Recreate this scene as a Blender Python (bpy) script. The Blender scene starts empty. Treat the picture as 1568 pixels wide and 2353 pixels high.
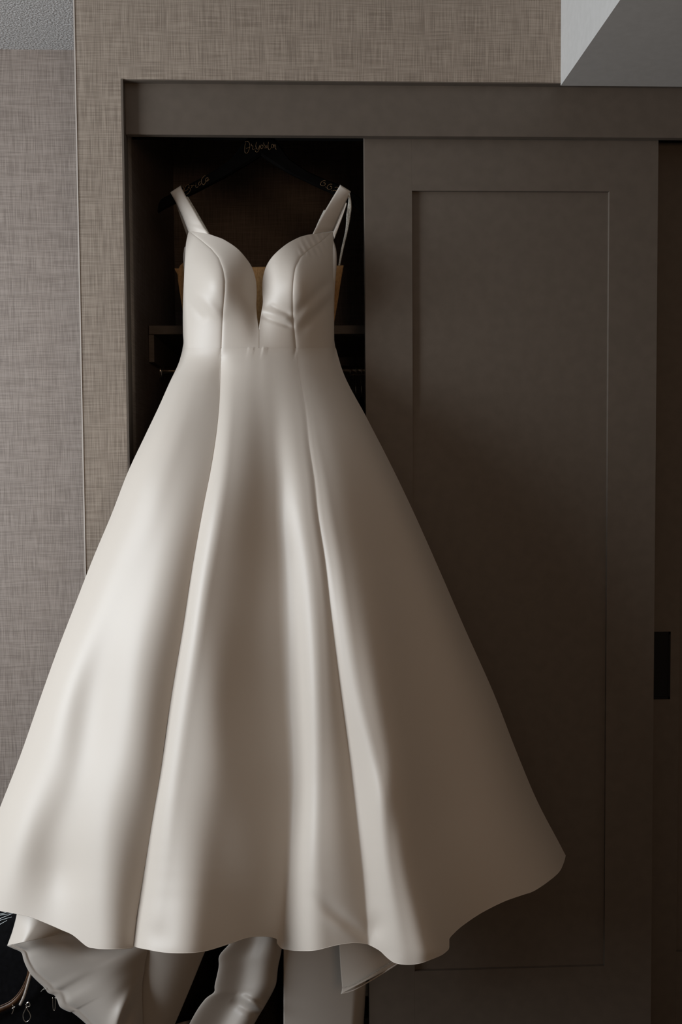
import bpy, bmesh, math, random
import numpy as np
from mathutils import Vector, Matrix

random.seed(4)
S = bpy.context.scene
COL = S.collection

# ------------------------------------------------------------------ camera
F_PX = 2288.0                     # focal length in pixels of the 1568 x 2353 frame
CAM = np.array([0.0, -2.18, 1.38])
YAW, PITCH, ROLL = math.radians(2.35), math.radians(2.9), 0.0072
fw = np.array([math.sin(YAW)*math.cos(PITCH), math.cos(YAW)*math.cos(PITCH), -math.sin(PITCH)])
rt0 = np.array([math.cos(YAW), -math.sin(YAW), 0.0])
up0 = np.cross(rt0, fw)
cr, sr = math.cos(ROLL), math.sin(ROLL)
rt = rt0*cr - up0*sr
up = up0*cr + rt0*sr
cam_d = bpy.data.cameras.new('camera')
cam_d.sensor_fit = 'VERTICAL'; cam_d.sensor_height = 36.0; cam_d.sensor_width = 24.0
cam_d.lens = F_PX/2353.0*36.0
cam_d.clip_start = 0.05
cam = bpy.data.objects.new('camera', cam_d); COL.objects.link(cam)
M = Matrix(((rt[0], up[0], -fw[0], CAM[0]), (rt[1], up[1], -fw[1], CAM[1]), (rt[2], up[2], -fw[2], CAM[2]), (0, 0, 0, 1)))
cam.matrix_world = M
S.camera = cam

# ------------------------------------------------------------------ world, light, exposure
S.view_settings.view_transform = 'Standard'
S.view_settings.look = 'None'
S.view_settings.gamma = 1.0
S.view_settings.use_curve_mapping = False
S.view_settings.exposure = 0.0
w = bpy.data.worlds.new('sky'); S.world = w; w.use_nodes = True
w.node_tree.nodes['Background'].inputs[0].default_value = (0.62, 0.72, 0.85, 1)
w.node_tree.nodes['Background'].inputs[1].default_value = 0.6
ld = bpy.data.lights.new('window_daylight', 'AREA'); ld.shape = 'RECTANGLE'
ld.size = 1.05; ld.size_y = 1.5; ld.energy = 76; ld.color = (0.89, 0.95, 1.0)
lo = bpy.data.objects.new('window_daylight', ld); COL.objects.link(lo)
lo.location = (-2.62, -1.0, 1.5)
lo.rotation_euler = (Vector((0.25, 0.0, 1.25)) - Vector(lo.location)).to_track_quat('-Z', 'Y').to_euler()

la = bpy.data.lights.new('bedside_lamp_light', 'AREA'); la.shape = 'DISK'; la.size = .5; la.energy = 6; la.color = (1.0, .66, .42)
lao = bpy.data.objects.new('bedside_lamp_light', la); COL.objects.link(lao)
lao.location = (0.35, -3.1, 1.6)
lao.rotation_euler = (Vector((0, 0, 1.2)) - Vector(lao.location)).to_track_quat('-Z', 'Y').to_euler()

# ------------------------------------------------------------------ helpers
def at(px, py, Y):
    """world point on the plane y = Y that the photograph shows at (px, py)"""
    d = fw*F_PX + rt*(px-784.0) - up*(py-1176.5)
    t = (Y-CAM[1])/d[1]
    return CAM + d*t

def atv(px, py, Y):
    px, py, Y = np.broadcast_arrays(np.asarray(px, float), np.asarray(py, float), np.asarray(Y, float))
    d = fw*F_PX + px[..., None]*rt - 784.0*rt - (py[..., None]-1176.5)*up
    t = (Y-CAM[1])/d[..., 1]
    return CAM + d*t[..., None]

def tag(o, label=None, cat=None, group=None, kind=None):
    if label: o['label'] = label
    if cat: o['category'] = cat
    if group: o['group'] = group
    if kind: o['kind'] = kind
    return o

def link(name, me, mat, parent=None, smooth=False):
    o = bpy.data.objects.new(name, me); COL.objects.link(o)
    if mat is not None and len(me.materials) == 0: me.materials.append(mat)
    if smooth:
        for p in me.polygons: p.use_smooth = True
    if parent is not None: o.parent = parent
    return o

def empty(name, loc=(0, 0, 0), **k):
    o = bpy.data.objects.new(name, None); COL.objects.link(o)
    o.empty_display_size = 0.05
    return tag(o, **k)

class MB:
    def __init__(s): s.v = []; s.f = []
    def box(s, x0, x1, y0, y1, z0, z1, b=0.0):
        bm = bmesh.new(); bmesh.ops.create_cube(bm, size=1)
        for v in bm.verts:
            v.co = ((x0+x1)/2+v.co.x*(x1-x0), (y0+y1)/2+v.co.y*(y1-y0), (z0+z1)/2+v.co.z*(z1-z0))
        if b > 0: bmesh.ops.bevel(bm, geom=bm.edges[:], offset=b, segments=2, affect='EDGES', profile=0.5)
        s.add(bm); return s
    def add(s, bm):
        n = len(s.v); bm.verts.index_update()
        s.v += [tuple(v.co) for v in bm.verts]
        s.f += [tuple(n+v.index for v in f.verts) for f in bm.faces]; bm.free()
    def quad(s, *p):
        n = len(s.v); s.v += [tuple(q) for q in p]; s.f.append(tuple(range(n, n+len(p))))
        return s
    def tube(s, pts, r, n=6, closed=False, taper=None):
        P = [Vector(p) for p in pts]; m = len(P); base = len(s.v)
        prev = None
        for i in range(m):
            if closed: T = (P[(i+1) % m]-P[i-1])
            else: T = P[min(i+1, m-1)]-P[max(i-1, 0)]
            if T.length < 1e-9: T = Vector((0, 0, 1))
            T.normalize()
            if prev is None:
                a = Vector((0, 1, 0)) if abs(T.y) < .9 else Vector((1, 0, 0))
                N = T.cross(a).normalized()
            else:
                N = (prev-T*prev.dot(T))
                N = N.normalized() if N.length > 1e-6 else T.orthogonal().normalized()
            prev = N; B = T.cross(N)
            rr = (r[i] if isinstance(r, (list, tuple)) else r)
            for k in range(n):
                a = 2*math.pi*k/n
                s.v.append(tuple(P[i]+(N*math.cos(a)+B*math.sin(a))*rr))
        for i in range(m if closed else m-1):
            for k in range(n):
                a = base+i*n+k; b_ = base+i*n+(k+1) % n
                c = base+((i+1) % m)*n+(k+1) % n; d = base+((i+1) % m)*n+k
                s.f.append((a, b_, c, d))
        if not closed:
            s.f.append(tuple(base+k for k in range(n))[::-1])
            s.f.append(tuple(base+(m-1)*n+k for k in range(n)))
        return s
    def grid(s, G):
        G = np.asarray(G); h, w_ = G.shape[:2]; base = len(s.v)
        s.v += [tuple(p) for p in G.reshape(-1, 3)]
        for i in range(h-1):
            for j in range(w_-1):
                a = base+i*w_+j
                s.f.append((a, a+1, a+w_+1, a+w_))
        return s
    def build(s, name, mat, parent=None, smooth=False, solid=0.0, offset=0.0):
        me = bpy.data.meshes.new(name); me.from_pydata(s.v, [], s.f); me.update()
        bm = bmesh.new(); bm.from_mesh(me)
        bmesh.ops.remove_doubles(bm, verts=bm.verts, dist=1e-6)
        bmesh.ops.recalc_face_normals(bm, faces=bm.faces); bm.to_mesh(me); bm.free()
        o = link(name, me, mat, parent, smooth)
        if solid:
            md = o.modifiers.new('solid', 'SOLIDIFY'); md.thickness = solid; md.offset = offset
        return o

def resample(pts, n):
    """n points along a polyline smoothed by Catmull-Rom"""
    P = np.array(pts, float); m = len(P)
    out = []
    for i in range(m-1):
        p0, p1, p2, p3 = P[max(i-1, 0)], P[i], P[i+1], P[min(i+2, m-1)]
        for k in range(16):
            t = k/16
            out.append(.5*((2*p1)+(-p0+p2)*t+(2*p0-5*p1+4*p2-p3)*t*t+(-p0+3*p1-3*p2+p3)*t**3))
    out.append(P[-1]); out = np.array(out)
    d = np.r_[0, np.cumsum(np.linalg.norm(np.diff(out, axis=0), axis=1))]
    q = np.linspace(0, d[-1], n)
    return np.stack([np.interp(q, d, out[:, k]) for k in range(out.shape[1])], 1)

def cubic(xs, ys, q):
    """natural-looking smooth interpolation (Catmull-Rom on uneven knots)"""
    xs = np.asarray(xs, float); ys = np.asarray(ys, float); q = np.clip(np.asarray(q, float), xs[0], xs[-1])
    m = np.gradient(ys, xs)
    i = np.clip(np.searchsorted(xs, q, 'right')-1, 0, len(xs)-2)
    h = xs[i+1]-xs[i]; t = (q-xs[i])/h
    return ((2*t**3-3*t**2+1)*ys[i]+(t**3-2*t**2+t)*h*m[i]+(-2*t**3+3*t**2)*ys[i+1]+(t**3-t**2)*h*m[i+1])

# ------------------------------------------------------------------ materials
def mat(name, col, rough=0.6, metal=0.0, spec=0.5, sheen=0.0):
    m = bpy.data.materials.new(name); m.use_nodes = True
    b = m.node_tree.nodes['Principled BSDF']
    b.inputs['Base Color'].default_value = (*col, 1)
    b.inputs['Roughness'].default_value = rough
    b.inputs['Metallic'].default_value = metal
    b.inputs['Specular IOR Level'].default_value = spec
    b.inputs['Sheen Weight'].default_value = sheen
    return m

def nd(m, t, **k):
    n = m.node_tree.nodes.new(t)
    for a, v in k.items(): setattr(n, a, v)
    return n

def noise_mix(m, c0, c1, scale, vec_scale=(1, 1, 1), bump=0.0, dist=0.001, detail=3, lo=.35, hi=.65):
    nt = m.node_tree; b = nt.nodes['Principled BSDF']
    tc = nd(m, 'ShaderNodeTexCoord'); mp = nd(m, 'ShaderNodeMapping'); mp.inputs['Scale'].default_value = vec_scale
    nz = nd(m, 'ShaderNodeTexNoise'); nz.inputs['Scale'].default_value = scale; nz.inputs['Detail'].default_value = detail
    rp = nd(m, 'ShaderNodeValToRGB'); rp.color_ramp.elements[0].position = lo; rp.color_ramp.elements[1].position = hi
    rp.color_ramp.elements[0].color = (*c0, 1); rp.color_ramp.elements[1].color = (*c1, 1)
    nt.links.new(tc.outputs['Object'], mp.inputs[0]); nt.links.new(mp.outputs[0], nz.inputs['Vector'])
    nt.links.new(nz.outputs[0], rp.inputs[0]); nt.links.new(rp.outputs[0], b.inputs['Base Color'])
    if bump:
        bp = nd(m, 'ShaderNodeBump'); bp.inputs['Strength'].default_value = bump; bp.inputs['Distance'].default_value = dist
        nt.links.new(nz.outputs[0], bp.inputs['Height']); nt.links.new(bp.outputs[0], b.inputs['Normal'])
    return m

def wallpaper(name, dark, light, rough=.55):
    """woven grasscloth vinyl: crossed fine threads, vertical threads stronger"""
    m = mat(name, light, rough, spec=.35); nt = m.node_tree; b = nt.nodes['Principled BSDF']
    tc = nd(m, 'ShaderNodeTexCoord')
    def thr(sc, scale, det=2):
        mp = nd(m, 'ShaderNodeMapping'); mp.inputs['Scale'].default_value = sc
        nz = nd(m, 'ShaderNodeTexNoise'); nz.inputs['Scale'].default_value = scale; nz.inputs['Detail'].default_value = det
        nt.links.new(tc.outputs['Object'], mp.inputs[0]); nt.links.new(mp.outputs[0], nz.inputs['Vector'])
        return nz.outputs[0]
    def math_(op, a, c):
        n = nd(m, 'ShaderNodeMath', operation=op)
        for i, v in enumerate((a, c)):
            if isinstance(v, float): n.inputs[i].default_value = v
            else: nt.links.new(v, n.inputs[i])
        return n.outputs[0]
    v = thr((1, 1, .03), 480); h = thr((.03, .03, 1), 480)
    vb = thr((1, 1, .02), 60); hb = thr((.03, .03, 1), 55)
    s = math_('ADD', math_('MULTIPLY', v, .48), math_('MULTIPLY', h, .36))
    s = math_('ADD', s, math_('ADD', math_('MULTIPLY', vb, .10), math_('MULTIPLY', hb, .06)))
    rp = nd(m, 'ShaderNodeValToRGB'); e = rp.color_ramp.elements
    e[0].position = .405; e[0].color = (*dark, 1); e[1].position = .595; e[1].color = (*light, 1)
    nt.links.new(s, rp.inputs[0]); nt.links.new(rp.outputs[0], b.inputs['Base Color'])
    bp = nd(m, 'ShaderNodeBump'); bp.inputs['Strength'].default_value = .35; bp.inputs['Distance'].default_value = .0008
    nt.links.new(s, bp.inputs['Height']); nt.links.new(bp.outputs[0], b.inputs['Normal'])
    return m

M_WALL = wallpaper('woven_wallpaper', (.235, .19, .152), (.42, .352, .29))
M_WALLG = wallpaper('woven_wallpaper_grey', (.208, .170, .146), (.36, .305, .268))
M_PAINT = noise_mix(mat('greige_door_paint', (.13, .106, .086), .5, spec=.3), (.123, .101, .082), (.136, .111, .090), 40, bump=.05)
M_WHITEP = noise_mix(mat('soffit_paint', (.5, .5, .5), .8, spec=.2), (.56, .545, .525), (.59, .575, .555), 60, bump=.1)
M_BEAD = mat('corner_bead', (.62, .57, .52), .5)
M_CEIL = noise_mix(mat('stippled_ceiling', (.4, .4, .4), .9, spec=.1), (.34, .335, .33), (.66, .65, .64), 170, bump=1.0, dist=.004, detail=2, lo=.3, hi=.7)
M_FLOOR = noise_mix(mat('dark_carpet', (.05, .04, .03), .95, spec=.1), (.04, .032, .025), (.08, .065, .05), 200, bump=.5)
M_ROOM = mat('room_paint', (.34, .265, .20), .8)
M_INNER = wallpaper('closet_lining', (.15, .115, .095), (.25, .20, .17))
M_SHELF = noise_mix(mat('closet_shelf_wood', (.10, .075, .055), .6), (.09, .068, .05), (.12, .09, .068), 30, (1, 8, 8))
M_BLACKM = mat('black_metal', (.005, .005, .005), .5, spec=.2)
M_HANGER = noise_mix(mat('black_hanger_wood', (.002, .002, .002), .6, spec=.02), (.0015, .0013, .0012), (.0025, .0022, .002), 30)
M_GOLD = mat('gold_lettering', (.20, .115, .05), .5, metal=.3)
M_CHROME = mat('chrome', (.75, .72, .68), .18, metal=1)
M_RODM = mat('satin_nickel_rod', (.85, .75, .62), .22, metal=1)
M_BAG = noise_mix(mat('black_bag_cloth', (.003, .003, .003), .7, spec=.08), (.002, .002, .0025), (.004, .004, .005), 90, bump=.2)
M_BROWN = noise_mix(mat('brown_leather', (.16, .07, .02), .5), (.05, .02, .006), (.09, .04, .014), 60)
M_CORD = noise_mix(mat('grey_braided_cord', (.35, .31, .28), .8), (.22, .19, .17), (.5, .45, .4), 600)
M_FRINGE = mat('pale_fringe', (.55, .6, .62), .5)
M_TAN = noise_mix(mat('nude_mesh_lining', (.40, .22, .085), .7, spec=.2), (.33, .18, .07), (.45, .26, .11), 500, (1, 1, .3))

def satin(name, base, rough=.42):
    m = mat(name, base, rough, spec=.5, sheen=.15); nt = m.node_tree; b = nt.nodes['Principled BSDF']
    b.inputs['Sheen Roughness'].default_value = .4
    tc = nd(m, 'ShaderNodeTexCoord')
    nz = nd(m, 'ShaderNodeTexNoise'); nz.inputs['Scale'].default_value = 900; nz.inputs['Detail'].default_value = 1
    nt.links.new(tc.outputs['Object'], nz.inputs['Vector'])
    bp = nd(m, 'ShaderNodeBump'); bp.inputs['Strength'].default_value = .12; bp.inputs['Distance'].default_value = .0004
    nt.links.new(nz.outputs[0], bp.inputs['Height']); nt.links.new(bp.outputs[0], b.inputs['Normal'])
    return m
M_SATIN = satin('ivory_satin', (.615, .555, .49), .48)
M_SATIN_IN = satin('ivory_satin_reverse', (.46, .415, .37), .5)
M_LACE = noise_mix(mat('pale_lace', (.5, .48, .42), .8), (.35, .33, .29), (.62, .6, .53), 400)
M_SEAM = mat('seam_thread', (.55, .48, .41), .6)

# ------------------------------------------------------------------ the room shell
def Xat(px, Y, py=1060): return at(px, py, Y)[0]
def Zat(py, Y, px=690): return at(px, py, Y)[2]

CEIL = 2.60
YA = Zat  # alias kept short
x_corner = at(184, 700, 0)[0]          # outer left corner of the closet wall
x_open = at(289, 600, 0)[0]            # left side of the opening
z_open = at(800, 186, 0)[2]            # top of the opening
Y_ALC = 0.77
def depth_for(py, px, Z):              # plane on which height Z appears at py
    for Y in np.linspace(.2, 1.6, 1400):
        if at(px, py, Y)[2] >= Z: return Y
    return .8
Y_ALC = depth_for(114, 90, CEIL)
YB = Y_ALC                              # closet back wall
XR, XL, YN = 2.4, -2.7, -3.4            # room limits: right, left, near

m = MB()                                # front wall of the closet with its big opening
m.box(x_corner, x_open, 0, .10, 0, CEIL).box(x_open, XR, 0, .10, z_open, CEIL)
tag(m.build('wall_front', M_WALL), kind='structure')
m = MB(); m.box(XL, x_corner, Y_ALC, Y_ALC+.1, 0, CEIL)
tag(m.build('wall_back', M_WALLG), kind='structure')
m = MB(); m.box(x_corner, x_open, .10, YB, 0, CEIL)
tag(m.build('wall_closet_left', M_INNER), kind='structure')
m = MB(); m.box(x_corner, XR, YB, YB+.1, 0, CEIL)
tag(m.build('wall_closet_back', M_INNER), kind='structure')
m = MB(); m.box(XL, XR, YN, YB+.1, CEIL, CEIL+.1)
tag(m.build('ceiling', M_CEIL), kind='structure')
m = MB(); m.box(XL, XR, YN, YB+.1, -.1, 0)
tag(m.build('floor', M_FLOOR), kind='structure')
m = MB(); m.box(XR, XR+.1, YN, YB+.1, 0, CEIL)
tag(m.build('wall_right', M_ROOM), kind='structure')
m = MB(); m.box(XL-.1, XR+.1, YN-.1, YN, 0, CEIL)
tag(m.build('wall_near', M_ROOM), kind='structure')
# left wall with the window the daylight comes through
m = MB(); wy0, wy1, wz0, wz1 = -1.6, -.4, .65, 2.3
m.box(XL-.1, XL, YN, wy0, 0, CEIL).box(XL-.1, XL, wy1, YB+.1, 0, CEIL).box(XL-.1, XL, wy0, wy1, 0, wz0).box(XL-.1, XL, wy0, wy1, wz1, CEIL)
tag(m.build('wall_left', M_ROOM), kind='structure')
m = MB()
for a in (wy0, (wy0+wy1)/2-.02, wy1-.04): m.box(XL-.08, XL-.03, a, a+.04, wz0, wz1)
m.box(XL-.08, XL-.03, wy0, wy1, wz0, wz0+.04).box(XL-.08, XL-.03, wy0, wy1, wz1-.04, wz1)
tag(m.build('window_1', M_WHITEP), kind='structure')

# thin pale corner bead down the outer corner
m = MB(); m.box(x_corner-.0015, x_corner+.0012, -.0012, .004, 0, CEIL)
tag(m.build('trim_1', M_BEAD), kind='structure')
# painted lining of the opening (thin reveal)
m = MB(); m.box(x_open-.0035, x_open+.001, -.0018, .05, 0, z_open)
tag(m.build('trim_2', M_PAINT), kind='structure')
m = MB(); m.box(x_open, XR, .001, .02, z_open-.002, z_open+.001)
tag(m.build('trim_3', M_PAINT), kind='structure')
# header board over the doors
z_hb = at(800, 312, .018)[2]
m = MB(); m.box(x_open+.001, XR, .018, .036, z_hb, z_open-.001, .0015)
tag(m.build('trim_4', M_PAINT), label='wide painted header board above the sliding doors', kind='structure')
# soffit boxed out from the wall, top right
x_sof = at(1289, 190, 0)[0]; z_sof = at(1292, 197, 0)[2]
m = MB(); m.box(x_sof, XR, -2.0, 0.0, z_sof, CEIL)
tag(m.build('soffit', M_WHITEP), label='white boxed soffit at top right above the header', kind='structure')

# ------------------------------------------------------------------ sliding shaker doors
def shaker(name, x0, x1, y0, z1, sl, sr_, zt, zb, z_lo=.012, th=.035):
    """x0..x1 door; sl / sr_ inner edges of the stiles; zt / zb inner edges of the rails"""
    r = empty(name)
    rec = .009
    MB().box(x0, sl, y0, y0+th, z_lo, z1, .0003).build('stile', M_PAINT, r)
    MB().box(sr_, x1, y0, y0+th, z_lo, z1, .0003).build('stile', M_PAINT, r)
    MB().box(sl, sr_, y0, y0+th, zt, z1, .0002).build('rail', M_PAINT, r)
    MB().box(sl, sr_, y0, y0+th, z_lo, zb, .0002).build('rail', M_PAINT, r)
    MB().box(sl-.004, sr_+.004, y0+rec, y0+th-.008, zb-.004, zt+.004).build('panel', M_PAINT, r)
    return r
YD = .042
zt_ = at(1170, 439, YD)[2]; zb_ = at(1170, 2226, YD)[2]
d1 = shaker('door_1', at(841, 900, YD)[0], at(1509, 900, YD)[0], YD, z_hb+.03, at(949, 900, YD)[0], at(1398, 900, YD)[0], zt_, zb_)
tag(d1, label='front grey brown shaker sliding closet door with one tall recessed panel', kind='structure')
YD2 = .098
xs2 = at(1563, 1400, YD2)[0]
d2 = shaker('door_2', xs2-.105, xs2+.62, YD2, z_hb+.03, xs2, xs2+.52, zt_, zb_)
tag(d2, label='rear sliding door, only its dark left stile shows beyond the front door', kind='structure')
ph = at(1496, 1452, YD2); pl = at(1540, 1606, YD2)
m = MB(); x0 = ph[0]-.012; x1 = pl[0]; z0 = pl[2]; z1 = ph[2]
m.box(x0, x1, YD2-.002, YD2+.001, z0, z0+.006).box(x0, x1, YD2-.002, YD2+.001, z1-.006, z1)
m.box(x0, x0+.005, YD2-.002, YD2+.001, z0, z1).box(x1-.005, x1, YD2-.002, YD2+.001, z0, z1)
m.box(x0+.004, x1-.004, YD2-.0008, YD2+.001, z0+.004, z1-.004)
o = m.build('flush_pull', M_BLACKM, d2); o['label'] = 'black rectangular flush pull'
# door track above, inside the header
m = MB(); m.box(x_open+.004, XR-.01, .04, .15, z_hb+.035, z_hb+.05).box(x_open+.004, XR-.01, .036, .04, z_hb+.01, z_hb+.05)
m.box(x_open+.004, XR-.01, .0885, .0905, z_hb+.012, z_hb+.05)
tag(m.build('trim_5', M_BLACKM), kind='structure')
m = MB(); m.box(x_open, XR, .10, .16, z_open, z_open+.05).box(x_open, XR, .036, .16, z_hb+.05, z_open)
tag(m.build('trim_6', M_INNER), kind='structure')

# ------------------------------------------------------------------ inside the closet
YS = .30
zs0 = at(560, 768, YS)[2]; zs1 = at(560, 747.5, YS)[2]
m = MB(); m.box(x_open+.002, XR-.02, YS, YB-.002, zs0, zs1, .0015)
tag(m.build('closet_shelf', M_SHELF), label='dark wooden closet shelf running behind the dress bodice', cat='shelf')
xc0 = x_open+.001
m = MB(); m.box(xc0, at(354, 800, YS)[0], YS+.003, YB-.002, at(340, 832, YS)[2], zs0-.0005, .001)
tag(m.build('shelf_cleat', M_SHELF), label='short wooden cleat under the left end of the closet shelf', cat='cleat')
YR = .50
zr = at(810, 851, YR)[2]
rod = empty('closet_rod', label='metal clothes rod below the closet shelf, glinting beside the waist', cat='rod')
m = MB(); m.tube([(x_open+.006, YR, zr), (XR-.03, YR, zr)], .013, 20); m.build('tube', M_RODM, rod, True)
m = MB(); m.tube([(x_open+.001, YR, zr), (x_open+.008, YR, zr)], .028, 20); m.build('flange', M_CHROME, rod, True)

def dark_hanger(px, lean):
    X = at(px, 845, YR)[0]
    r = empty('clothes_hanger', cat='hanger', group='hangers on the closet rod')
    pts = [(X, YR-.018, zr-.012)]
    for k in range(0, 11):
        a = math.pi*(1.05-k*.11); pts.append((X, YR+.017*math.cos(a), zr+.017*math.sin(a)+.0005))
    pts.append((X+lean*.2, YR+.012, zr-.022)); pts += [(X+lean*.5, YR, zr-.04), (X+lean*.7, YR, zr-.075)]
    MB().tube(pts, .0016, 6).build('hook', M_CHROME, r, True)
    m = MB()
    for sgn in (-1, 1):
        P = [(X+lean*.7, YR, zr-.075), (X+lean, YR+sgn*.07, zr-.095), (X+lean, YR+sgn*.15, zr-.14), (X+lean, YR+sgn*.2, zr-.175)]
        m.tube(resample(P, 12).tolist(), [.0045]*6+[.004]*6, 8)
    m.build('shoulder', M_HANGER, r, True)
    m = MB(); m.tube([(X+lean, YR-.19, zr-.175), (X+lean, YR+.19, zr-.175)], .005, 8); m.build('trouser_bar', M_HANGER, r, True)
    return r
hl = ['dark clothes hanger nearest the dress on the closet rod', 'dark clothes hanger second from the dress on the rod', 'dark clothes hanger nearest the door edge on the rod']
for (px, ln), lb in zip(((804, .001), (817, .001), (830, .001)), hl):
    dark_hanger(px, ln)['label'] = lb

# low drawer box in the closet bottom, only its edge shows between train and door
yb = .13
bx0 = at(668, 2250, yb)[0]; bx1 = at(930, 2250, yb)[0]
bz0 = at(800, 2291, yb)[2]; bz1 = at(800, 2110, yb)[2]
m = MB(); m.box(bx0, bx1, yb, YB-.02, bz0, bz1, .002)
m2 = MB(); m2.box(bx0+.02, bx1-.02, yb+.09, YB-.05, 0, bz0)
dr = empty('luggage_bench', label='low beige bench inside the closet, its lower edge beside the door', cat='bench')
m.build('body', M_WALL, dr); m2.build('plinth', M_BLACKM, dr)

# ------------------------------------------------------------------ black bride hanger
YH = .092; HT = .006
up_l = [(362, 484), (364, 470), (371, 457), (392, 445), (416, 432), (447, 416), (478, 399), (499, 387), (515, 376), (528, 366), (538, 356), (548, 342), (560, 326), (573, 314)]
lo_l = [(363, 488), (372, 482), (385, 475), (397, 469), (413, 461), (428, 452), (451, 441), (474, 429), (495, 418), (515, 408), (540, 393), (565, 379), (585, 366), (600, 357)]
up_r = [(838, 484), (837, 468), (830, 455), (805, 438), (781, 424), (750, 412), (714, 396), (697, 386), (681, 375), (668, 366), (658, 355), (650, 342), (638, 326), (625, 314)]
lo_r = [(837, 488), (828, 482), (818, 475), (808, 468), (790, 459), (772, 449), (756, 440), (731, 429), (706, 417), (680, 405), (662, 396), (648, 388), (620, 371), (600, 357)]
hang = empty('wooden_hanger', label='black wooden dress hanger with gold script lettering holding the gown', cat='hanger')
def slab(top, bot, yf, yk, inset=.0025):
    m = MB(); T = resample(top, 60); B = resample(bot, 60)
    secs = []
    for a, b_ in zip(T, B):
        ring = []
        for (k, Y) in ((0, yf+inset), (.12, yf), (.88, yf), (1, yf+inset), (1, yk-inset), (.88, yk), (.12, yk), (0, yk-inset)):
            p = a*(1-k)+b_*k; q = at(p[0], p[1], yf); ring.append((q[0], Y, q[2]))
        secs.append(ring)
    n = len(m.v)
    for r in secs: m.v += r
    for i in range(len(secs)-1):
        for k in range(8):
            m.f.append((n+i*8+k, n+i*8+(k+1) % 8, n+(i+1)*8+(k+1) % 8, n+(i+1)*8+k))
    m.f.append(tuple(n+k for k in range(8))); m.f.append(tuple(n+(len(secs)-1)*8+k for k in range(8)))
    return m
mm = slab(up_l+[(600, 313)], lo_l+[(600, 357)], YH-HT, YH+HT)
m3 = slab(up_r+[(600, 313)], lo_r+[(600, 357)], YH-HT, YH+HT)
n0 = len(mm.v); mm.v += m3.v; mm.f += [tuple(i+n0 for i in f) for f in m3.f]
mm.build('body', M_HANGER, hang)
hp = at(600, 316, YH)
pts = [(hp[0], YH, hp[2]-.01), (hp[0], YH, hp[2]+.03)]
for k in range(15):
    a = -math.pi/2+k*math.pi*1.25/14
    pts.append((hp[0]+.018*math.cos(a), YH, hp[2]+.048+.018*math.sin(a)))
MB().tube(pts, .0018, 8).build('hook', M_CHROME, hang, True)
def letters(name, strokes, ox, oy, sc, r):
    m = MB()
    for s_ in strokes:
        if len(s_) == 1: s_ = [s_[0], (s_[0][0]+14, s_[0][1]+6)]
        P = resample([(ox+a/sc, oy+b_/sc) for a, b_ in s_], max(4, len(s_)*3))
        Q = [tuple(at(p[0], p[1], YH-HT-.0002)) for p in P]
        m.tube(Q, [r*(.65+.5*abs(math.sin(i*.7))) for i in range(len(Q))], 5)
    return m.build(name, M_GOLD, hang, True)
o = letters('lettering', [
    [(330, 370), (305, 440), (300, 520), (295, 600)], [(295, 600), (310, 660), (350, 680), (395, 650), (425, 580), (450, 490), (450, 420), (425, 355), (370, 320), (310, 345)],
    [(345, 540), (400, 515), (455, 495)],
    [(500, 390), (500, 430), (512, 462), (540, 450), (545, 500), (535, 555), (560, 575), (590, 550)], [(606, 545)],
    [(665, 340), (638, 400), (630, 470), (650, 530), (680, 560), (720, 520), (748, 440)], [(748, 440), (742, 520), (715, 600), (670, 650), (632, 635), (615, 600)],
    [(785, 440), (775, 495), (800, 548), (840, 520), (850, 460), (820, 432), (785, 440)],
    [(868, 350), (874, 420), (905, 440), (915, 480), (905, 530), (925, 525)],
    [(965, 435), (945, 480), (955, 525), (985, 495), (1000, 430), (1015, 340)], [(1003, 430), (1000, 500), (1020, 570), (1050, 580), (1075, 530)],
    [(1110, 420), (1095, 470), (1105, 512), (1145, 512), (1165, 465), (1150, 420), (1110, 420)],
    [(1178, 420), (1180, 510)], [(1180, 460), (1208, 420), (1225, 460), (1230, 545), (1255, 570)]], 540, 300, 13.07, .00045)
o['label'] = 'gold script reading Dr.Gordon'
o = letters('lettering', [
    [(330, 610), (350, 640), (352, 720), (345, 800), (360, 850)],
    [(360, 850), (370, 740), (400, 640), (450, 570), (510, 535), (545, 560), (540, 620), (490, 670)],
    [(490, 670), (550, 655), (595, 690), (580, 760), (530, 830), (470, 885), (425, 880)], [(390, 780), (440, 745), (510, 715)],
    [(600, 580), (625, 570), (650, 570), (640, 620), (630, 660)], [(638, 620), (665, 580), (705, 555), (735, 575)],
    [(790, 530), (783, 600), (800, 640), (840, 640), (875, 590)], [(780, 478)],
    [(965, 428), (910, 450), (885, 510), (900, 555), (950, 545), (982, 480)],
    [(1140, 225), (1110, 218), (1055, 265), (1000, 340), (985, 420), (1010, 490), (1060, 545), (1100, 520), (1135, 450)],
    [(1135, 450), (1180, 400), (1228, 350), (1230, 290), (1200, 280), (1150, 330), (1140, 390), (1170, 415), (1220, 400), (1270, 345)]], 400, 390, 15.68, .00055)
o['label'] = 'gold script reading Bride'
six = [(350, 190), (300, 180), (240, 210), (205, 265), (220, 310), (280, 325), (330, 300), (335, 250), (290, 240)]
o = letters('lettering', [six, [(335, 355)], [(a+180, b_+98) for a, b_ in six], [(508, 455)],
    [(540, 470), (580, 450), (640, 455), (700, 480)], [(600, 378), (650, 360), (700, 385), (690, 430), (620, 470)]], 720, 400, 12.06, .00045)
o['label'] = 'gold date figures beginning 6.6.'

# ------------------------------------------------------------------ the wedding gown
gown = empty('wedding_gown', label='ivory satin bridal gown with plunging neckline and full skirt', cat='dress')
PX = 1/1050.0

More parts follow.
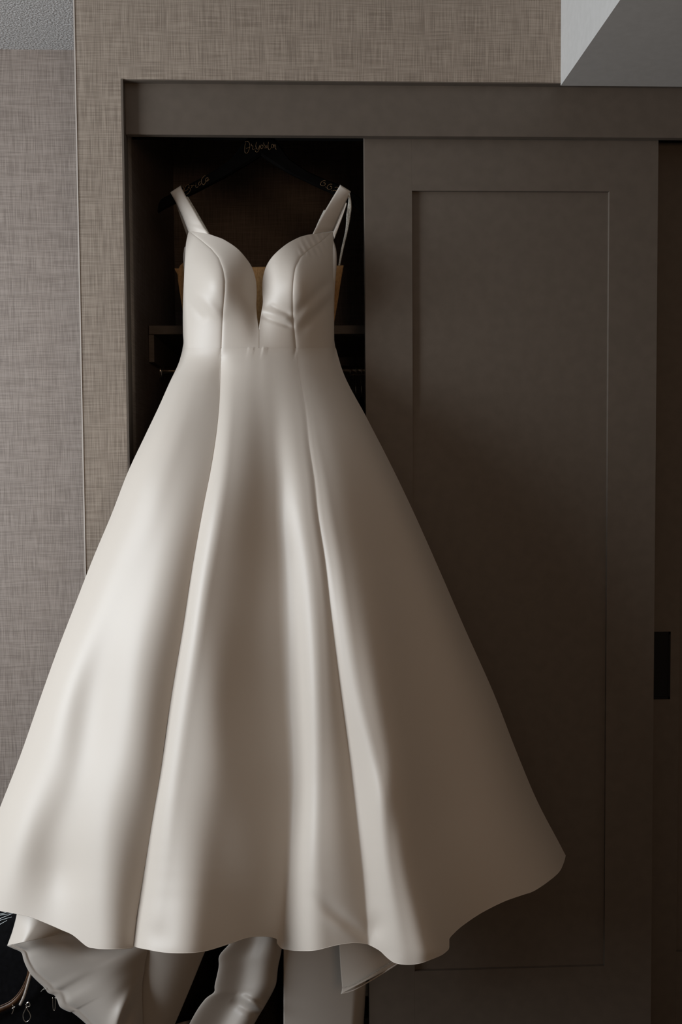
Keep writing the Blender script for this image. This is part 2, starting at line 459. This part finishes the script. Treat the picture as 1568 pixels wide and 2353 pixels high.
def bump2(x, y, cx, cy, sx, sy): return np.exp(-((x-cx)/sx)**2-((y-cy)/sy)**2)
SEAM_L = [(434.5, 531), (461, 551), (486, 572), (503, 593), (513, 620), (517, 645), (516.6, 670), (513, 715), (511, 757), (509, 811)]
SEAM_R = [(764, 533), (735, 558), (710, 574), (689.5, 593), (679, 616), (675, 641), (673, 674), (673.7, 728), (677, 769), (681, 811)]
EDGE_L = [(434, 532), (429, 554), (426, 595), (423, 653), (421, 715), (421.5, 769), (422.3, 790), (420.3, 800), (419, 811)]
EDGE_R = [(766, 532), (765, 570), (765, 653), (765, 707), (767, 744), (768.5, 786), (771, 800), (773, 811)]
def seam_x(S_, y):
    P = np.array(S_, float); return np.interp(y, P[:, 1], P[:, 0])
def bodice_Y(x, y):
    x = np.asarray(x, float); y = np.asarray(y, float)
    s = np.clip((x-596)/176, -1, 1)
    Y = .055-.085*(1-np.abs(s)**2.4)**.62
    sh = np.clip((y-530)/90, 0, 1)
    Y = Y+.03*(1-sh)**2
    bust = bump2(x, y, 498, 650, 62, 75)+bump2(x, y, 692, 650, 62, 75)
    Y = Y-.043*bust
    # cups roll back towards the neckline
    Y = Y+.020*np.exp(-((x-597)/26)**2)*np.clip((800-y)/130, 0, 1)
    # crease at princess seams
    for SS in (SEAM_L, SEAM_R):
        dx = np.abs(x-seam_x(SS, y)); Y = Y+.0022*np.exp(-dx/3.0)
    # soft drag folds, right side panel and under the right cup
    def fold(x0, y0, x1, y1, wdt, amp):
        L = math.hypot(x1-x0, y1-y0); ux, uy = (x1-x0)/L, (y1-y0)/L
        t = ((x-x0)*ux+(y-y0)*uy)/L; d = -(x-x0)*uy+(y-y0)*ux
        win = np.clip(np.minimum(t+.15, 1.15-t)/.35, 0, 1); win = win*win*(3-2*win)
        return amp*win*np.exp(-(d/wdt)**2)
    Y = Y+fold(684, 715, 762, 640, 11, .003)+fold(690, 760, 765, 690, 12, .003)-fold(684, 740, 764, 665, 10, .0015)
    Y = Y+fold(605, 728, 672, 752, 5, .003)-fold(600, 712, 668, 735, 7, .004)+fold(620, 700, 668, 722, 6, .003)
    Y = Y+fold(430, 690, 470, 735, 9, .003)-fold(440, 660, 508, 728, 12, .004)
    Y = Y-fold(571, 803, 585, 803, 3, .002)-fold(604, 801, 616, 804, 3, .0018)
    # small gathers by the upper right princess seam
    g = np.exp(-((y-(1296-x))/40)**2)*np.clip((x-680)/15, 0, 1)*np.clip((752-x)/15, 0, 1)*np.clip((592-y)/12, 0, 1)
    Y = Y+.0015*np.sin((x-y*.55)*2*math.pi/15)*g
    return Y

def tuck_Y(x, y):
    y = np.asarray(y, float)
    return bodice_Y(x, np.minimum(y, 803.5))+.0012*np.clip(y-803.5, 0, None)

def patch(name, Lp, Rp, Yf, nu=50, nv=80, mt=M_SATIN, solid=.0012, extra=None):
    A = resample(Lp, nv); B = resample(Rp, nv)
    u = np.linspace(0, 1, nu)[None, :, None]
    P = A[:, None, :]*(1-u)+B[:, None, :]*u
    x, y = P[..., 0], P[..., 1]
    Y = Yf(x, y) if callable(Yf) else np.full_like(x, Yf)
    if extra is not None: Y = Y+extra(np.broadcast_to(u[..., 0], x.shape), np.linspace(0, 1, nv)[:, None])
    m = MB(); m.grid(atv(x, y, Y))
    return m.build(name, mt, gown, True, solid, 0)

NECK_L = [(480, 538), (497, 544), (515, 551), (544, 570), (565, 593), (579.6, 616), (588, 645), (590, 674), (589, 699), (591, 728), (595, 755), (595.3, 785), (595.5, 811)]
NECK_R = [(718.5, 538), (703, 541), (685, 547), (658, 562), (631, 585), (615, 607), (606, 632), (603, 661), (604.5, 695), (600, 724), (595.5, 755), (595.3, 785), (595.5, 811)]
def by_y(P, ys):   # sample a curve at given heights
    P = np.array(P, float); return np.stack([cubic(P[:, 1], P[:, 0], ys), ys], 1)
ys_f = np.linspace(0, 1, 110)
def ypatch(name, Lc, Rc, y0, y1, nu=46, mt=M_SATIN):
    """both borders sampled at the same heights, so rows stay level"""
    ys = y0+(y1-y0)*np.linspace(0, 1, 110)
    A = by_y(Lc, ys); B = by_y(Rc, ys)
    u = np.linspace(0, 1, nu)[None, :]
    x = A[:, :1]*(1-u)+B[:, :1]*u; y = np.broadcast_to(ys[:, None], x.shape)
    m = MB(); m.grid(atv(x, y, tuck_Y(x, y)))
    o = m.build(name, mt, gown, True, .0012, 0); o.modifiers[0].use_rim = False
    return o
ypatch('side_panel', EDGE_L, SEAM_L, 533, 807)
ypatch('side_panel', SEAM_R, EDGE_R, 533.5, 807)
patch('cup_panel', SEAM_L, NECK_L, tuck_Y, 60, 120)
patch('cup_panel', NECK_R, SEAM_R, tuck_Y, 60, 120)
# seam piping
for SS in (SEAM_L, SEAM_R):
    P = resample(SS, 60); P = P[P[:, 1] < 803]; Y = bodice_Y(P[:, 0], P[:, 1])
    MB().tube(atv(P[:, 0], P[:, 1], Y-.0004).tolist(), .00045, 6).build('princess_seam', M_SATIN, gown, True)
P = np.array([(595.4, y) for y in np.linspace(757, 800, 14)])
MB().tube(atv(P[:, 0], P[:, 1], bodice_Y(P[:, 0], P[:, 1])-.0003).tolist(), .0006, 6).build('centre_seam', M_SEAM, gown, True)
xs = np.linspace(512, 678, 60); ys = 799+2*np.sin((xs-512)/166*math.pi)
MB().tube(atv(xs, ys, bodice_Y(xs, ys)-.0001).tolist(), .0005, 5).build('waist_seam', M_SATIN, gown, True)

# straps: front face from the bodice up over the hanger and down behind it
def strap(frontL, frontR, backL, backR):
    n = 40
    A = resample(frontL, n); B = resample(frontR, n)           # bottom to top
    t = np.linspace(0, 1, n)
    y0a = bodice_Y(A[0, 0], A[0, 1]); y0b = bodice_Y(B[0, 0], B[0, 1])
    rows = []
    for i in range(n):
        r = []
        for k in range(9):
            u = k/8; p = A[i]*(1-u)+B[i]*u
            ya = (y0a*(1-u)+y0b*u)*(1-t[i])+.079*t[i]
            r.append(at(p[0], p[1], ya-.004*(1-(2*u-1)**2)+.0012*math.sin(t[i]*30+u*2)*max(0, 1-t[i]*3)))
        rows.append(r)
    C = resample(backL, n); D = resample(backR, n)             # top to bottom
    topA, topB = rows[-1][0], rows[-1][-1]
    for a in (.3, .7):
        rows.append([np.array(q)+np.array([0, (YH+.014-.079)*a, .004*math.sin(a*3.14)]) for q in rows[n-1]])
    for i in range(n):
        r = []
        for k in range(9):
            u = k/8; p = C[i]*(1-u)+D[i]*u
            r.append(at(p[0], p[1], YH+.014+.004*i/n))
        rows.append(r)
    return MB().grid(np.array(rows)).build('strap', M_SATIN, gown, True, .0014, 0)
strap([(434, 533), (420, 497), (403, 462), (392, 443)], [(481, 539), (462, 510), (445, 480), (428, 452), (415, 428)],
      [(392, 443), (404, 468), (415, 500), (431, 545)], [(415, 428), (425, 452), (440, 490), (466, 545)])
strap([(719, 538), (738, 500), (760, 462), (782, 426)], [(766, 531), (780, 498), (793, 468), (806, 441)],
      [(782, 426), (765, 460), (748, 500), (735, 550)], [(806, 441), (795, 470), (785, 505), (765, 556)])
# narrow facing of the straps seen beside them
patch('strap_facing', [(428, 452), (450, 492), (475, 538)], [(432, 452), (456, 492), (483, 539)], .088, 4, 20, M_LACE, .001)
patch('strap_facing', [(745, 482), (736, 500), (727, 520)], [(750, 484), (744, 500), (736, 520)], .090, 4, 20, M_LACE, .001)
patch('strap_facing', [(795, 466), (785, 495), (766, 535)], [(798, 467), (788, 497), (769, 549)], .086, 4, 20, M_SATIN, .001)
# hem stitch on the right strap fold
MB().tube([tuple(at(a, b_, .0755)) for a, b_ in resample([(776.5, 436), (790, 443), (801, 452)], 12)], .0005, 5).build('stitching', M_SEAM, gown, True)
# hanging loop ribbon right
patch('hanging_loop', [(801, 445), (801, 462), (797, 490), (794, 529), (783, 580), (774, 640), (770, 700)], [(804, 444), (807.5, 462), (807.6, 485), (800, 529), (788, 580), (777, 640), (773, 700)], lambda x, y: np.interp(y, [445, 560], [.076, .118]), 5, 50, M_LACE, .0008)
# back of the bodice: nude mesh lining and satin back side
def backY(x, y): return .135-.03*np.abs((x-596)/195)**2
patch('mesh_lining', [(401, 617), (412, 640), (417, 670), (421, 700), (428, 770)], [(790, 610), (783, 650), (777, 690), (768, 742), (762, 780)], backY, 40, 30, M_TAN, .0008)
patch('mesh_lining', [(424, 603), (413, 612), (409, 640), (421, 720)], [(440, 603), (440, 620), (440, 650), (440, 720)], .10, 8, 20, M_TAN, .0008)
patch('back_bodice', [(424, 568), (421.5, 590), (423, 625), (424, 700), (424, 800)], [(440, 560), (445, 590), (450, 625), (450, 700), (450, 800)], .07, 8, 30, M_SATIN_IN, .0012)
patch('back_bodice', [(745, 545), (745, 590), (745, 640), (745, 700), (745, 800)], [(765, 548), (773, 575), (774, 610), (769, 680), (768, 790)], .07, 8, 30, M_SATIN_IN, .0012)
patch('back_bodice', [(424, 766), (424, 800)], [(768, 766), (768, 800)], lambda x, y: .125-.05*np.abs((x-596)/172)**4, 30, 12, M_SATIN_IN, .0012)

for ex, sg in ((EDGE_L, 1), (EDGE_R, -1)):     # side seams closing the bodice towards its back
    yy = np.linspace(640, 800, 40); E = np.array(ex, float); x0 = np.interp(yy, E[:, 1], E[:, 0])
    kk = np.linspace(0, 1, 8)[None, :]
    xx = x0[:, None]+sg*(1.5+4*kk); Y = .056+.052*kk
    MB().grid(atv(xx, np.broadcast_to(yy[:, None], xx.shape), np.broadcast_to(Y, xx.shape))).build('side_back_panel', M_SATIN_IN, gown, True, .001, 0)

# ---- skirt: slopes across each row are the folds; depth is their integral
ROWS = [790, 1000, 1200, 1400, 1600, 1800, 2000, 2190]
#        L     1     2     3    A-    A+    6    7     8     9    10    C-    C+   12b   13    14    15    R
TX = [[424, 440, 460, 478, 509, 510, 540, 570, 600, 640, 665, 679, 680, 690, 702, 730, 755, 769],
      [334.6, 352, 385, 430, 500, 501.5, 540, 590, 622, 655, 690, 708, 709, 720, 735, 790, 830, 863],
      [249, 275, 315, 370, 462, 463.5, 515, 585, 628, 668, 712, 733, 734, 748, 775, 850, 915, 960],
      [169, 192, 240, 300, 427, 428.5, 480, 570, 632, 690, 738, 760, 761, 778, 808, 900, 985, 1049],
      [95, 118, 180, 250, 395, 396.5, 450, 540, 642, 697, 745, 785, 786, 808, 840, 920, 1030, 1137],
      [23, 48, 145, 215, 365, 366.5, 420, 530, 655, 697, 745, 811, 812, 850, 885, 950, 1090, 1217],
      [-48, -20, 75, 185, 333, 334.5, 395, 500, 652, 682, 745, 834, 835, 868, 908, 965, 1150, 1316],
      [-110, -70, 60, 200, 306, 307.5, 370, 480, 634, 662, 760, 848, 849, 892, 945, 1026, 1170, 1400]]
TS = [[.9, .6, .3, .1, 0, .8, .1, 0, 0, .05, 0, 0, 0, -.05, -.1, -.3, -.4, -.8],
      [.9, .7, .35, .1, .0, 1.0, .1, -.1, 0, .3, .1, -.05, .25, .1, 0, -.2, -.3, -.6],
      [.8, .6, .45, .3, -.1, 1.1, 0, -.12, -.05, .5, .1, -.1, .45, .2, -.1, -.45, -.35, -.6],
      [.7, .5, .35, .5, -.25, 1.1, 0, -.15, -.08, .65, 0, -.2, .7, .4, -.05, -.6, -.35, -.6],
      [.6, .4, .12, .55, -.25, 1.0, .1, -.2, -.15, .9, 0, -.3, .9, .5, 0, -.6, -.35, -.6],
      [.6, .4, .08, .5, -.3, .85, .2, -.2, -.2, 1.0, 0, -.25, .6, .7, -.1, -.65, -.4, -.7],
      [.6, .4, 0, .5, -.35, .8, .25, -.15, -.3, 1.1, -.1, -.15, .4, .85, -.05, -.65, -.35, -.8],
      [.6, .3, .1, .4, -.5, .8, .3, -.3, -.6, 1.0, -.15, -.1, .4, .6, 0, -1.0, -.2, -.9]]
TX = np.array(TX, float); TS = np.array(TS, float)
TS[2:, 7] -= .14; TS[2:, 8] -= .05; TS[2:, 6] -= .06; TS[2:5, 9] += .2; TS[2:, 11] -= .1
R_SIL = [(769, 790), (788.6, 856), (843, 961), (899, 1070), (948, 1172), (1000, 1288), (1070.6, 1450), (1134, 1592), (1188, 1730), (1238, 1848), (1287, 1941), (1300, 1966), (1345, 2060), (1400, 2190)]
L_SIL = [(424, 790), (411, 835), (390, 880), (366, 934), (334.6, 1000), (295, 1084), (257, 1182), (217, 1277), (169, 1400), (129, 1504), (95, 1599), (44, 1745), (0, 1857), (-60, 2020), (-120, 2190)]
A_SEAM = [(509, 790), (508, 835), (504, 940), (485, 1081), (471, 1151), (443.6, 1300), (421.5, 1443), (394, 1606), (370, 1776), (350, 1895), (331, 2014), (318, 2095), (306, 2190)]
C_SEAM = [(679.5, 790), (681, 815), (702.6, 951), (711, 1028), (722, 1098), (730.6, 1179), (748, 1291), (760, 1396), (771, 1487), (783, 1583), (805, 1745), (825, 1917), (840, 2064), (847.5, 2170), (849, 2190)]
def cv(S_, y):
    P = np.array(S_, float); return cubic(P[:, 1], P[:, 0], y)
NY, NX = 360, 900
gy = np.linspace(790, 2225, NY)
GY_X = np.zeros((NY, NX)); GD = np.zeros((NY, NX))
def sil_Y(y):   # depth of the outline: in the closet mouth at the waist, in front of wall and door below
    return cubic([780, 805, 850, 950, 1050, 1300, 2230], [.055, .055, .040, .0, -.028, -.04, -.05], y)
for i, y in enumerate(gy):
    tx = np.array([cubic(ROWS, TX[:, k], y) for k in range(18)])
    ts = np.array([cubic(ROWS, TS[:, k], y) for k in range(18)])
    l, r = float(cv(L_SIL, y)), float(cv(R_SIL, y)); a, c = float(cv(A_SEAM, y)), float(cv(C_SEAM, y))
    old = np.array([tx[0], tx[4], tx[11], tx[17]]); new = np.array([l, a, c, r])
    tx = np.interp(tx, old, new); tx[5] = tx[4]+1.2; tx[12] = tx[11]+1.2
    X = np.linspace(l, r, NX)
    k = np.clip(np.searchsorted(tx, X, 'right')-1, 0, 16)
    t = (X-tx[k])/(tx[k+1]-tx[k]); t = t*t*(3-2*t)
    s = ts[k]*(1-t)+ts[k+1]*t
    e = 16+.012*(r-l)
    s = s+2.2*np.exp(-(X-l)/e)-2.2*np.exp(-(r-X)/e)
    dx = (X[1]-X[0])*PX
    s = s*1.3; s = s-np.sum(s)*dx/((r-l)*PX)
    d = np.cumsum(s)*dx
    GY_X[i] = X; GD[i] = d
# keep the bodice line at the waist and smooth down the rows
for i, y in enumerate(gy):
    b_ = np.clip((y-800)/230, 0, 1); b_ = b_*b_*(3-2*b_)
    bod = .055-bodice_Y(np.interp(np.linspace(0, 1, NX), [0, 1], [421, 771]), np.full(NX, min(y, 800)))
    kk_ = np.exp(-np.linspace(-2, 2, 121)**2); kk_ /= kk_.sum()
    bs = np.convolve(np.r_[np.full(60, bod[0]), bod, np.full(60, bod[-1])], kk_, 'valid')
    dec = 0.0
    aa = float(cv(A_SEAM, y)); dxa = GY_X[i]-aa; ramp = np.clip((y-797)/55, 0, 1)**1.2
    GD[i] = GD[i]*b_+(bod*dec+bs*(1-dec))*(1-b_)
    GD[i] -= (1-b_)*ramp*.026*np.where(dxa < 0, np.exp(-np.abs(dxa)/60), np.exp(-np.abs(dxa)/24))
K = np.exp(-np.linspace(-2, 2, 15)**2); K /= K.sum()
pad = np.vstack([GD[:1]]*7+[GD]+[GD[-1:]]*7)
GD = np.stack([np.convolve(pad[:, j], K, 'valid') for j in range(NX)], 1)
WAIST = []
def skirt_Y(x, y):
    x = np.asarray(x, float); y = np.asarray(y, float)
    fy = np.clip((y-790)/(2225-790)*(NY-1), 0, NY-1.001); i = fy.astype(int); ty = fy-i
    out = 0
    for ii, wgt in ((i, 1-ty), (i+1, ty)):
        l = GY_X[ii, 0]; r = GY_X[ii, -1]
        fx = np.clip((x-l)/(r-l)*(NX-1), 0, NX-1.001); j = fx.astype(int); tx_ = fx-j
        out = out+wgt*(GD[ii, j]*(1-tx_)+GD[ii, j+1]*tx_)
    Y = sil_Y(y)-out
    if WAIST: Y = Y+np.interp(x-cv(L_SIL, y), WAIST[0], WAIST[1]-.0006)*np.exp(-(np.clip(y-800, 0, None)/16)**2)
    # gentle cloth unevenness and small dents near the hem
    amp = np.clip((y-1000)/900, 0, 1)*np.clip(out/.06, 0, 1)
    Y = Y+amp*(.002*np.sin(x*.021+y*.006+1)+.0018*np.sin(x*.034-y*.009+2.2))
    for (cx, cy, sx, sy, am) in ((868, 2130, 22, 26, .005), (360, 2150, 30, 30, .003), (150, 2010, 50, 60, .006), (885, 1830, 30, 70, -.006), (780, 825, 16, 10, .003)):
        Y = Y+am*bump2(x, y, cx, cy, sx, sy)
    for (x0, y0, x1, y1, wd, am) in ((745, 2075, 840, 2155, 15, .0045), (755, 2115, 838, 2165, 12, -.0025)):
        L_ = math.hypot(x1-x0, y1-y0); ux, uy = (x1-x0)/L_, (y1-y0)/L_
        t = ((x-x0)*ux+(y-y0)*uy)/L_; d = -(x-x0)*uy+(y-y0)*ux
        wn = np.clip(np.minimum(t+.4, 1.4-t)/.8, 0, 1)
        Y = Y+am*wn*wn*(3-2*wn)*np.exp(-(d/wd)**2)
    return Y

HEM = [(-66, 2036), (-60, 2052), (-40, 2073), (-18, 2085), (0, 2093), (33, 2099), (69, 2107), (105, 2121), (142, 2137), (168, 2149), (199, 2174), (216, 2179), (237, 2181), (270, 2181), (304, 2178.5), (306.5, 2174), (318, 2178), (333, 2181), (379, 2189), (436, 2190), (475, 2185), (524, 2170), (561, 2157), (580, 2153), (599, 2152), (620, 2153), (634, 2156.5), (637, 2161), (637.6, 2168), (643, 2175), (649, 2180), (664, 2183), (683, 2185), (725, 2184), (775, 2172), (813, 2167), (840, 2169), (850, 2172), (862, 2178), (875, 2186), (892, 2202), (909, 2213), (936, 2217), (965, 2214), (993, 2204), (1016, 2194), (1031, 2181), (1031.5, 2172), (1032, 2158), (1048, 2140), (1070, 2122), (1108, 2097), (1158, 2072), (1200, 2057), (1226, 2048), (1257, 2028), (1284, 2005), (1295, 1984), (1300, 1966)]
H = np.array(HEM, float)
hs = []
for i in range(len(H)-1):
    n = max(2, int(math.hypot(*(H[i+1]-H[i]))/3.2))
    p0, p1, p2, p3 = H[max(i-1, 0)], H[i], H[i+1], H[min(i+2, len(H)-1)]
    for q in range(n):
        t = q/n; c = .5*((2*p1)+(-p0+p2)*t+(2*p0-5*p1+4*p2-p3)*t*t+(-p0+3*p1-3*p2+p3)*t**3)
        hs.append(c)
hs.append(H[-1]); hs = np.array(hs)
hs[:, 0] = np.maximum.accumulate(hs[:, 0]+np.arange(len(hs))*1e-4)
def anchors(y): return np.stack([cv(L_SIL, y), cv(A_SEAM, y), cv(C_SEAM, y), cv(R_SIL, y)])
NV = 230
vv = np.linspace(0, 1, NV)
gx = np.zeros((NV, len(hs))); gyy = np.zeros_like(gx)
for j, (hx, hy) in enumerate(hs):
    A_ = anchors(np.array([hy]))[:, 0]; A_[0] = min(A_[0], hx) if j == 0 else A_[0]
    k = int(np.clip(np.searchsorted(A_, hx, 'right')-1, 0, 2))
    t = np.clip((hx-A_[k])/(A_[k+1]-A_[k]), 0, 1)
    y = 800+(hy-800)*vv
    Q = anchors(y)
    gx[:, j] = Q[k]*(1-t)+Q[k+1]*t; gyy[:, j] = y
xw = np.linspace(421, 771, 300); ww = bodice_Y(xw, np.full(300, 800.0))-skirt_Y(xw, np.full(300, 800.0))
WAIST = [xw-float(cv(L_SIL, 800)), ww]
sY = skirt_Y(gx, gyy)
MB().grid(atv(gx, gyy, sY)).build('skirt', M_SATIN, gown, True, .0012, 0).modifiers[0].use_rim = False
# seams down the skirt
for SS in (A_SEAM, C_SEAM):
    y = np.linspace(802, 2168 if SS is C_SEAM else 2174, 140); x = cv(SS, y)+.4
    MB().tube(atv(x, y, skirt_Y(x, y)-.0001).tolist(), .0006, 5).build('skirt_seam', M_SATIN, gown, True)
# rolled hem edge
MB().tube(atv(hs[:, 0], hs[:, 1]-.5, sY[-1]-.0002).tolist(), .0007, 6).build('hem_edge', M_SATIN, gown, True)
# back of the skirt, hanging close to the wall and door
u = np.linspace(0, 1, 60)[None, :]; yb_ = np.linspace(800, 1940, 80)[:, None]
lb_ = cv(L_SIL, yb_); rb_ = cv(R_SIL, yb_); ins = 6+.012*(rb_-lb_)
xb = (lb_+ins)*(1-u)+(rb_-ins)*u
Yb = sil_Y(yb_)+np.interp(yb_, [800, 950, 1050, 2100], [.05, .03, .018, .018])*(1-np.abs(2*u-1)**4)
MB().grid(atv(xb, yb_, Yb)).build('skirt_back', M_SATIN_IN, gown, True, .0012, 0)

# ---- train pieces hanging below the front hem
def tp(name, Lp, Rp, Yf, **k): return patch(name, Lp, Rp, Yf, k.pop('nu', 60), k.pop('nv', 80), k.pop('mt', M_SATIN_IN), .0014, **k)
# small folded flap at far left
tp('train_flap', [(45, 2060), (39, 2101), (29, 2140), (17, 2173)], [(230, 2080), (215, 2115), (190, 2130), (150, 2144)],
   -.045, extra=lambda u, v: -.035*np.sin(np.clip(u*3.2, 0, 1)*math.pi/2)*(.4+v)+.05*u*u, mt=M_SATIN)
# reversed train left: folded edge strip, wide inner face, then the seam panel
E1 = [(17, 2173), (30, 2179), (49, 2188), (54.5, 2205), (60, 2219), (70, 2237), (86, 2254), (101, 2268), (111, 2281), (125, 2286.5), (132, 2298), (139, 2314), (160, 2325), (168, 2327), (199, 2353), (235, 2390), (270, 2430), (300, 2480)]
E2 = [(150, 2130), (170, 2150), (230, 2170), (331, 2170), (333, 2218), (327, 2270), (329, 2353), (333, 2410), (338, 2480)]
def t2(u, v):
    d = -.05*np.sin(np.clip(u, 0, 1)*math.pi)*(.5+.5*v)
    d = d+.006*np.exp(-((u-.085)/.03)**2)*(1-.2*v)
    d = d-.012*np.exp(-(((v-.55-.25*(1-u))/.045)**2))*np.exp(-((u-.5)/.3)**2)
    d = d+.010*np.exp(-(((v-.62-.25*(1-u))/.05)**2))*np.exp(-((u-.5)/.3)**2)
    return d
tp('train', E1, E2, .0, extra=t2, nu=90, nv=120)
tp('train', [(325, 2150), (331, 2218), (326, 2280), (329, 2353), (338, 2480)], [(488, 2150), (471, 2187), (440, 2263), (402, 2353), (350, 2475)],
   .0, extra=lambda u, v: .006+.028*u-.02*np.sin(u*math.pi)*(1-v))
strip = [(49, 2188), (60, 2195), (68, 2212), (76, 2232), (92, 2250), (115, 2272), (130, 2286), (150, 2308), (168, 2327)]
# twisted middle piece
def t3(u, v):
    u = np.broadcast_to(u, (v.shape[0], u.shape[1])); k = .55+.12*np.clip((v-.5)/.1, 0, 1)
    kc = .36+.17*u                                   # crease running down to the right
    low = 1/(1+np.exp(-(v-kc)/.015))
    uc = .60*(1-low)+.66*low
    sl = -.35+1.25*np.exp(-((u-uc)/.16)**2)-1.2*np.exp(-((1-u)/.08))+1.0*np.exp(-(u/.05))
    d = -np.cumsum(sl, 1)*(.12/u.shape[1])
    d = d-.010*np.exp(-((v-kc)/.022)**2)*np.clip((u-.4)*3, 0, 1)+.008*np.exp(-((v-kc-.05)/.03)**2)*np.clip((u-.4)*3, 0, 1)
    return d
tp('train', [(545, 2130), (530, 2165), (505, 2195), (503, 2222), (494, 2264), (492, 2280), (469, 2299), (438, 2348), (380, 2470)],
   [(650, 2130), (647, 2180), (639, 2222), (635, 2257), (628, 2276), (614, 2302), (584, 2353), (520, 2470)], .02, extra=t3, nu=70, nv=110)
# small end of the train lying low behind
tp('train', [(405, 2352), (398, 2380), (396, 2420)], [(452, 2340), (470, 2380), (480, 2420)], .06, nu=12, nv=12,
   extra=lambda u, v: .03*(u-.4)**2+.02*(1-v)**2)
# straight column
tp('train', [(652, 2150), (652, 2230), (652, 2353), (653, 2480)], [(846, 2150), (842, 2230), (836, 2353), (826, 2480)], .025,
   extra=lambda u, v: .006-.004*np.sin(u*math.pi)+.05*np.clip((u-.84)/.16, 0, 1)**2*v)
# pale flap with overlocked edge
FL = [(779, 2140), (780, 2169), (783, 2222), (786.5, 2268), (784, 2284)]
FR = [(905, 2150), (912, 2180), (925, 2195), (925, 2207), (920, 2212)]
tp('train_flap', FL, FR, -.10, extra=lambda u, v: -.03*np.sin(np.clip(u*1.6, 0, 1)*math.pi/2)+.02*u, mt=M_SATIN)
P = resample([(786.5, 2270), (813, 2262), (859, 2236), (908, 2208)], 90)
zz = [at(p[0], p[1]+(2.2 if i % 2 else -2.2), -.132) for i, p in enumerate(P)]
MB().tube([tuple(q) for q in zz], .0006, 4).build('overlock_stitch', M_LACE, gown)
P = resample([(784, 2283), (813, 2275), (859, 2249), (915, 2214)], 40)
MB().tube(atv(P[:, 0], P[:, 1], np.linspace(-.102, -.118, 40)).tolist(), .0016, 6).build('hem_edge', M_SATIN, gown, True)
# loose threads at the frayed edge
m = MB()
for a in ([(104, 2268), (98, 2274), (94, 2279)], [(107, 2270), (102, 2273), (97, 2275)], [(101, 2266), (105, 2270), (111, 2276)]):
    m.tube([tuple(at(p[0], p[1], -.004)) for p in resample(a, 8)], .0003, 4)
m.build('loose_thread', M_LACE, gown)

# ------------------------------------------------------------------ black bag in the alcove
bag = empty('travel_bag', label='black cloth bag with brown leather trim standing behind the train, bottom left', cat='bag')
bx1 = x_corner-.012; bx0 = bx1-.62; by0 = .04; by1 = .36; bzt = at(60, 2085, .10)[2]
bm = bmesh.new(); bmesh.ops.create_grid(bm, x_segments=1, y_segments=1, size=.5); bm.free()
m = MB(); N = 36
for iz in range(13):
    z = bzt*iz/12; k = 1-.10*(iz/12)**2; kk = 1-.28*(iz/12)**3
    ring = []
    for a in range(N):
        th = 2*math.pi*a/N; c_, s_ = math.cos(th), math.sin(th)
        ex = math.copysign(abs(c_)**.35, c_); ey = math.copysign(abs(s_)**.35, s_)
        ring.append(((bx0+bx1)/2+ex*(bx1-bx0)/2*k*(1+.006*math.sin(5*th+iz)), (by0+by1)/2+ey*(by1-by0)/2*kk*(1+.01*math.sin(3*th+iz*1.3)), z+.002))
    m.v += ring
for iz in range(12):
    for a in range(N):
        m.f.append((iz*N+a, iz*N+(a+1) % N, (iz+1)*N+(a+1) % N, (iz+1)*N+a))
m.f.append(tuple(range(N))); m.f.append(tuple(12*N+a for a in range(N)))
m.build('body', M_BAG, bag, True)
def bagtube(name, pts, Y, r, mt, n=30, seg=8):
    P = resample(pts, n)
    return MB().tube([tuple(at(p[0], p[1], Y)) for p in P], r, seg).build(name, mt, bag, True)
YF = .03
# leather handle arc with lighter rolled edge
patchP = [(-60, 2335), (0, 2312), (30, 2296), (52, 2268), (66, 2230), (60, 2200)]
A = resample(patchP, 30); Bq = A+np.array([4, 12])
g = np.stack([A, A*.5+Bq*.5, Bq], 1)
o = MB().grid(atv(g[..., 0], g[..., 1], np.array([YF, YF-.006, YF]))).build('leather_handle', M_BROWN, bag, True, .004, 0)
bagtube('handle_edge', patchP, YF-.004, .0012, M_BROWN)
bagtube('braided_cord', [(76, 2225), (70, 2240), (62, 2268), (55, 2290), (46, 2309)], YF-.014, .0030, M_CORD)
# snap hook
sh = bagtube('snap_hook', [(66, 2302), (62, 2304), (60, 2310), (59, 2316), (57, 2322), (53, 2332), (54, 2342), (59, 2348), (65, 2346), (70, 2338), (68, 2328), (63, 2320), (61, 2314)], YF-.012, .0011, M_CHROME, 60)
bagtube('snap_hook', [(61, 2306), (67, 2304), (68, 2312), (62, 2313), (60, 2307)], YF-.013, .0013, M_CHROME, 30)
bagtube('strap_buckle', [(29, 2309), (31, 2316), (30, 2324), (27, 2330)], YF-.01, .0012, M_CHROME)
bagtube('strap_buckle', [(27, 2318), (35, 2313)], YF-.01, .0009, M_CHROME, 6)
bagtube('zip_pull', [(121, 2292), (122, 2318), (126, 2320), (127, 2292)], YF-.006, .0008, M_CHROME, 24)
for a in ([(-40, 2103), (0, 2100), (16, 2096)], [(-40, 2110), (0, 2103), (30, 2099)], [(-40, 2130), (0, 2111), (27, 2100)], [(-40, 2128), (0, 2115), (27, 2107)], [(-30, 2140), (0, 2124), (16, 2115)]):
    P = resample(a, 12)
    MB().tube([tuple(at(p[0], p[1], YF-.01)) for p in P], [.0013-.0009*i/11 for i in range(12)], 4).build('fringe_strand', M_FRINGE, bag)
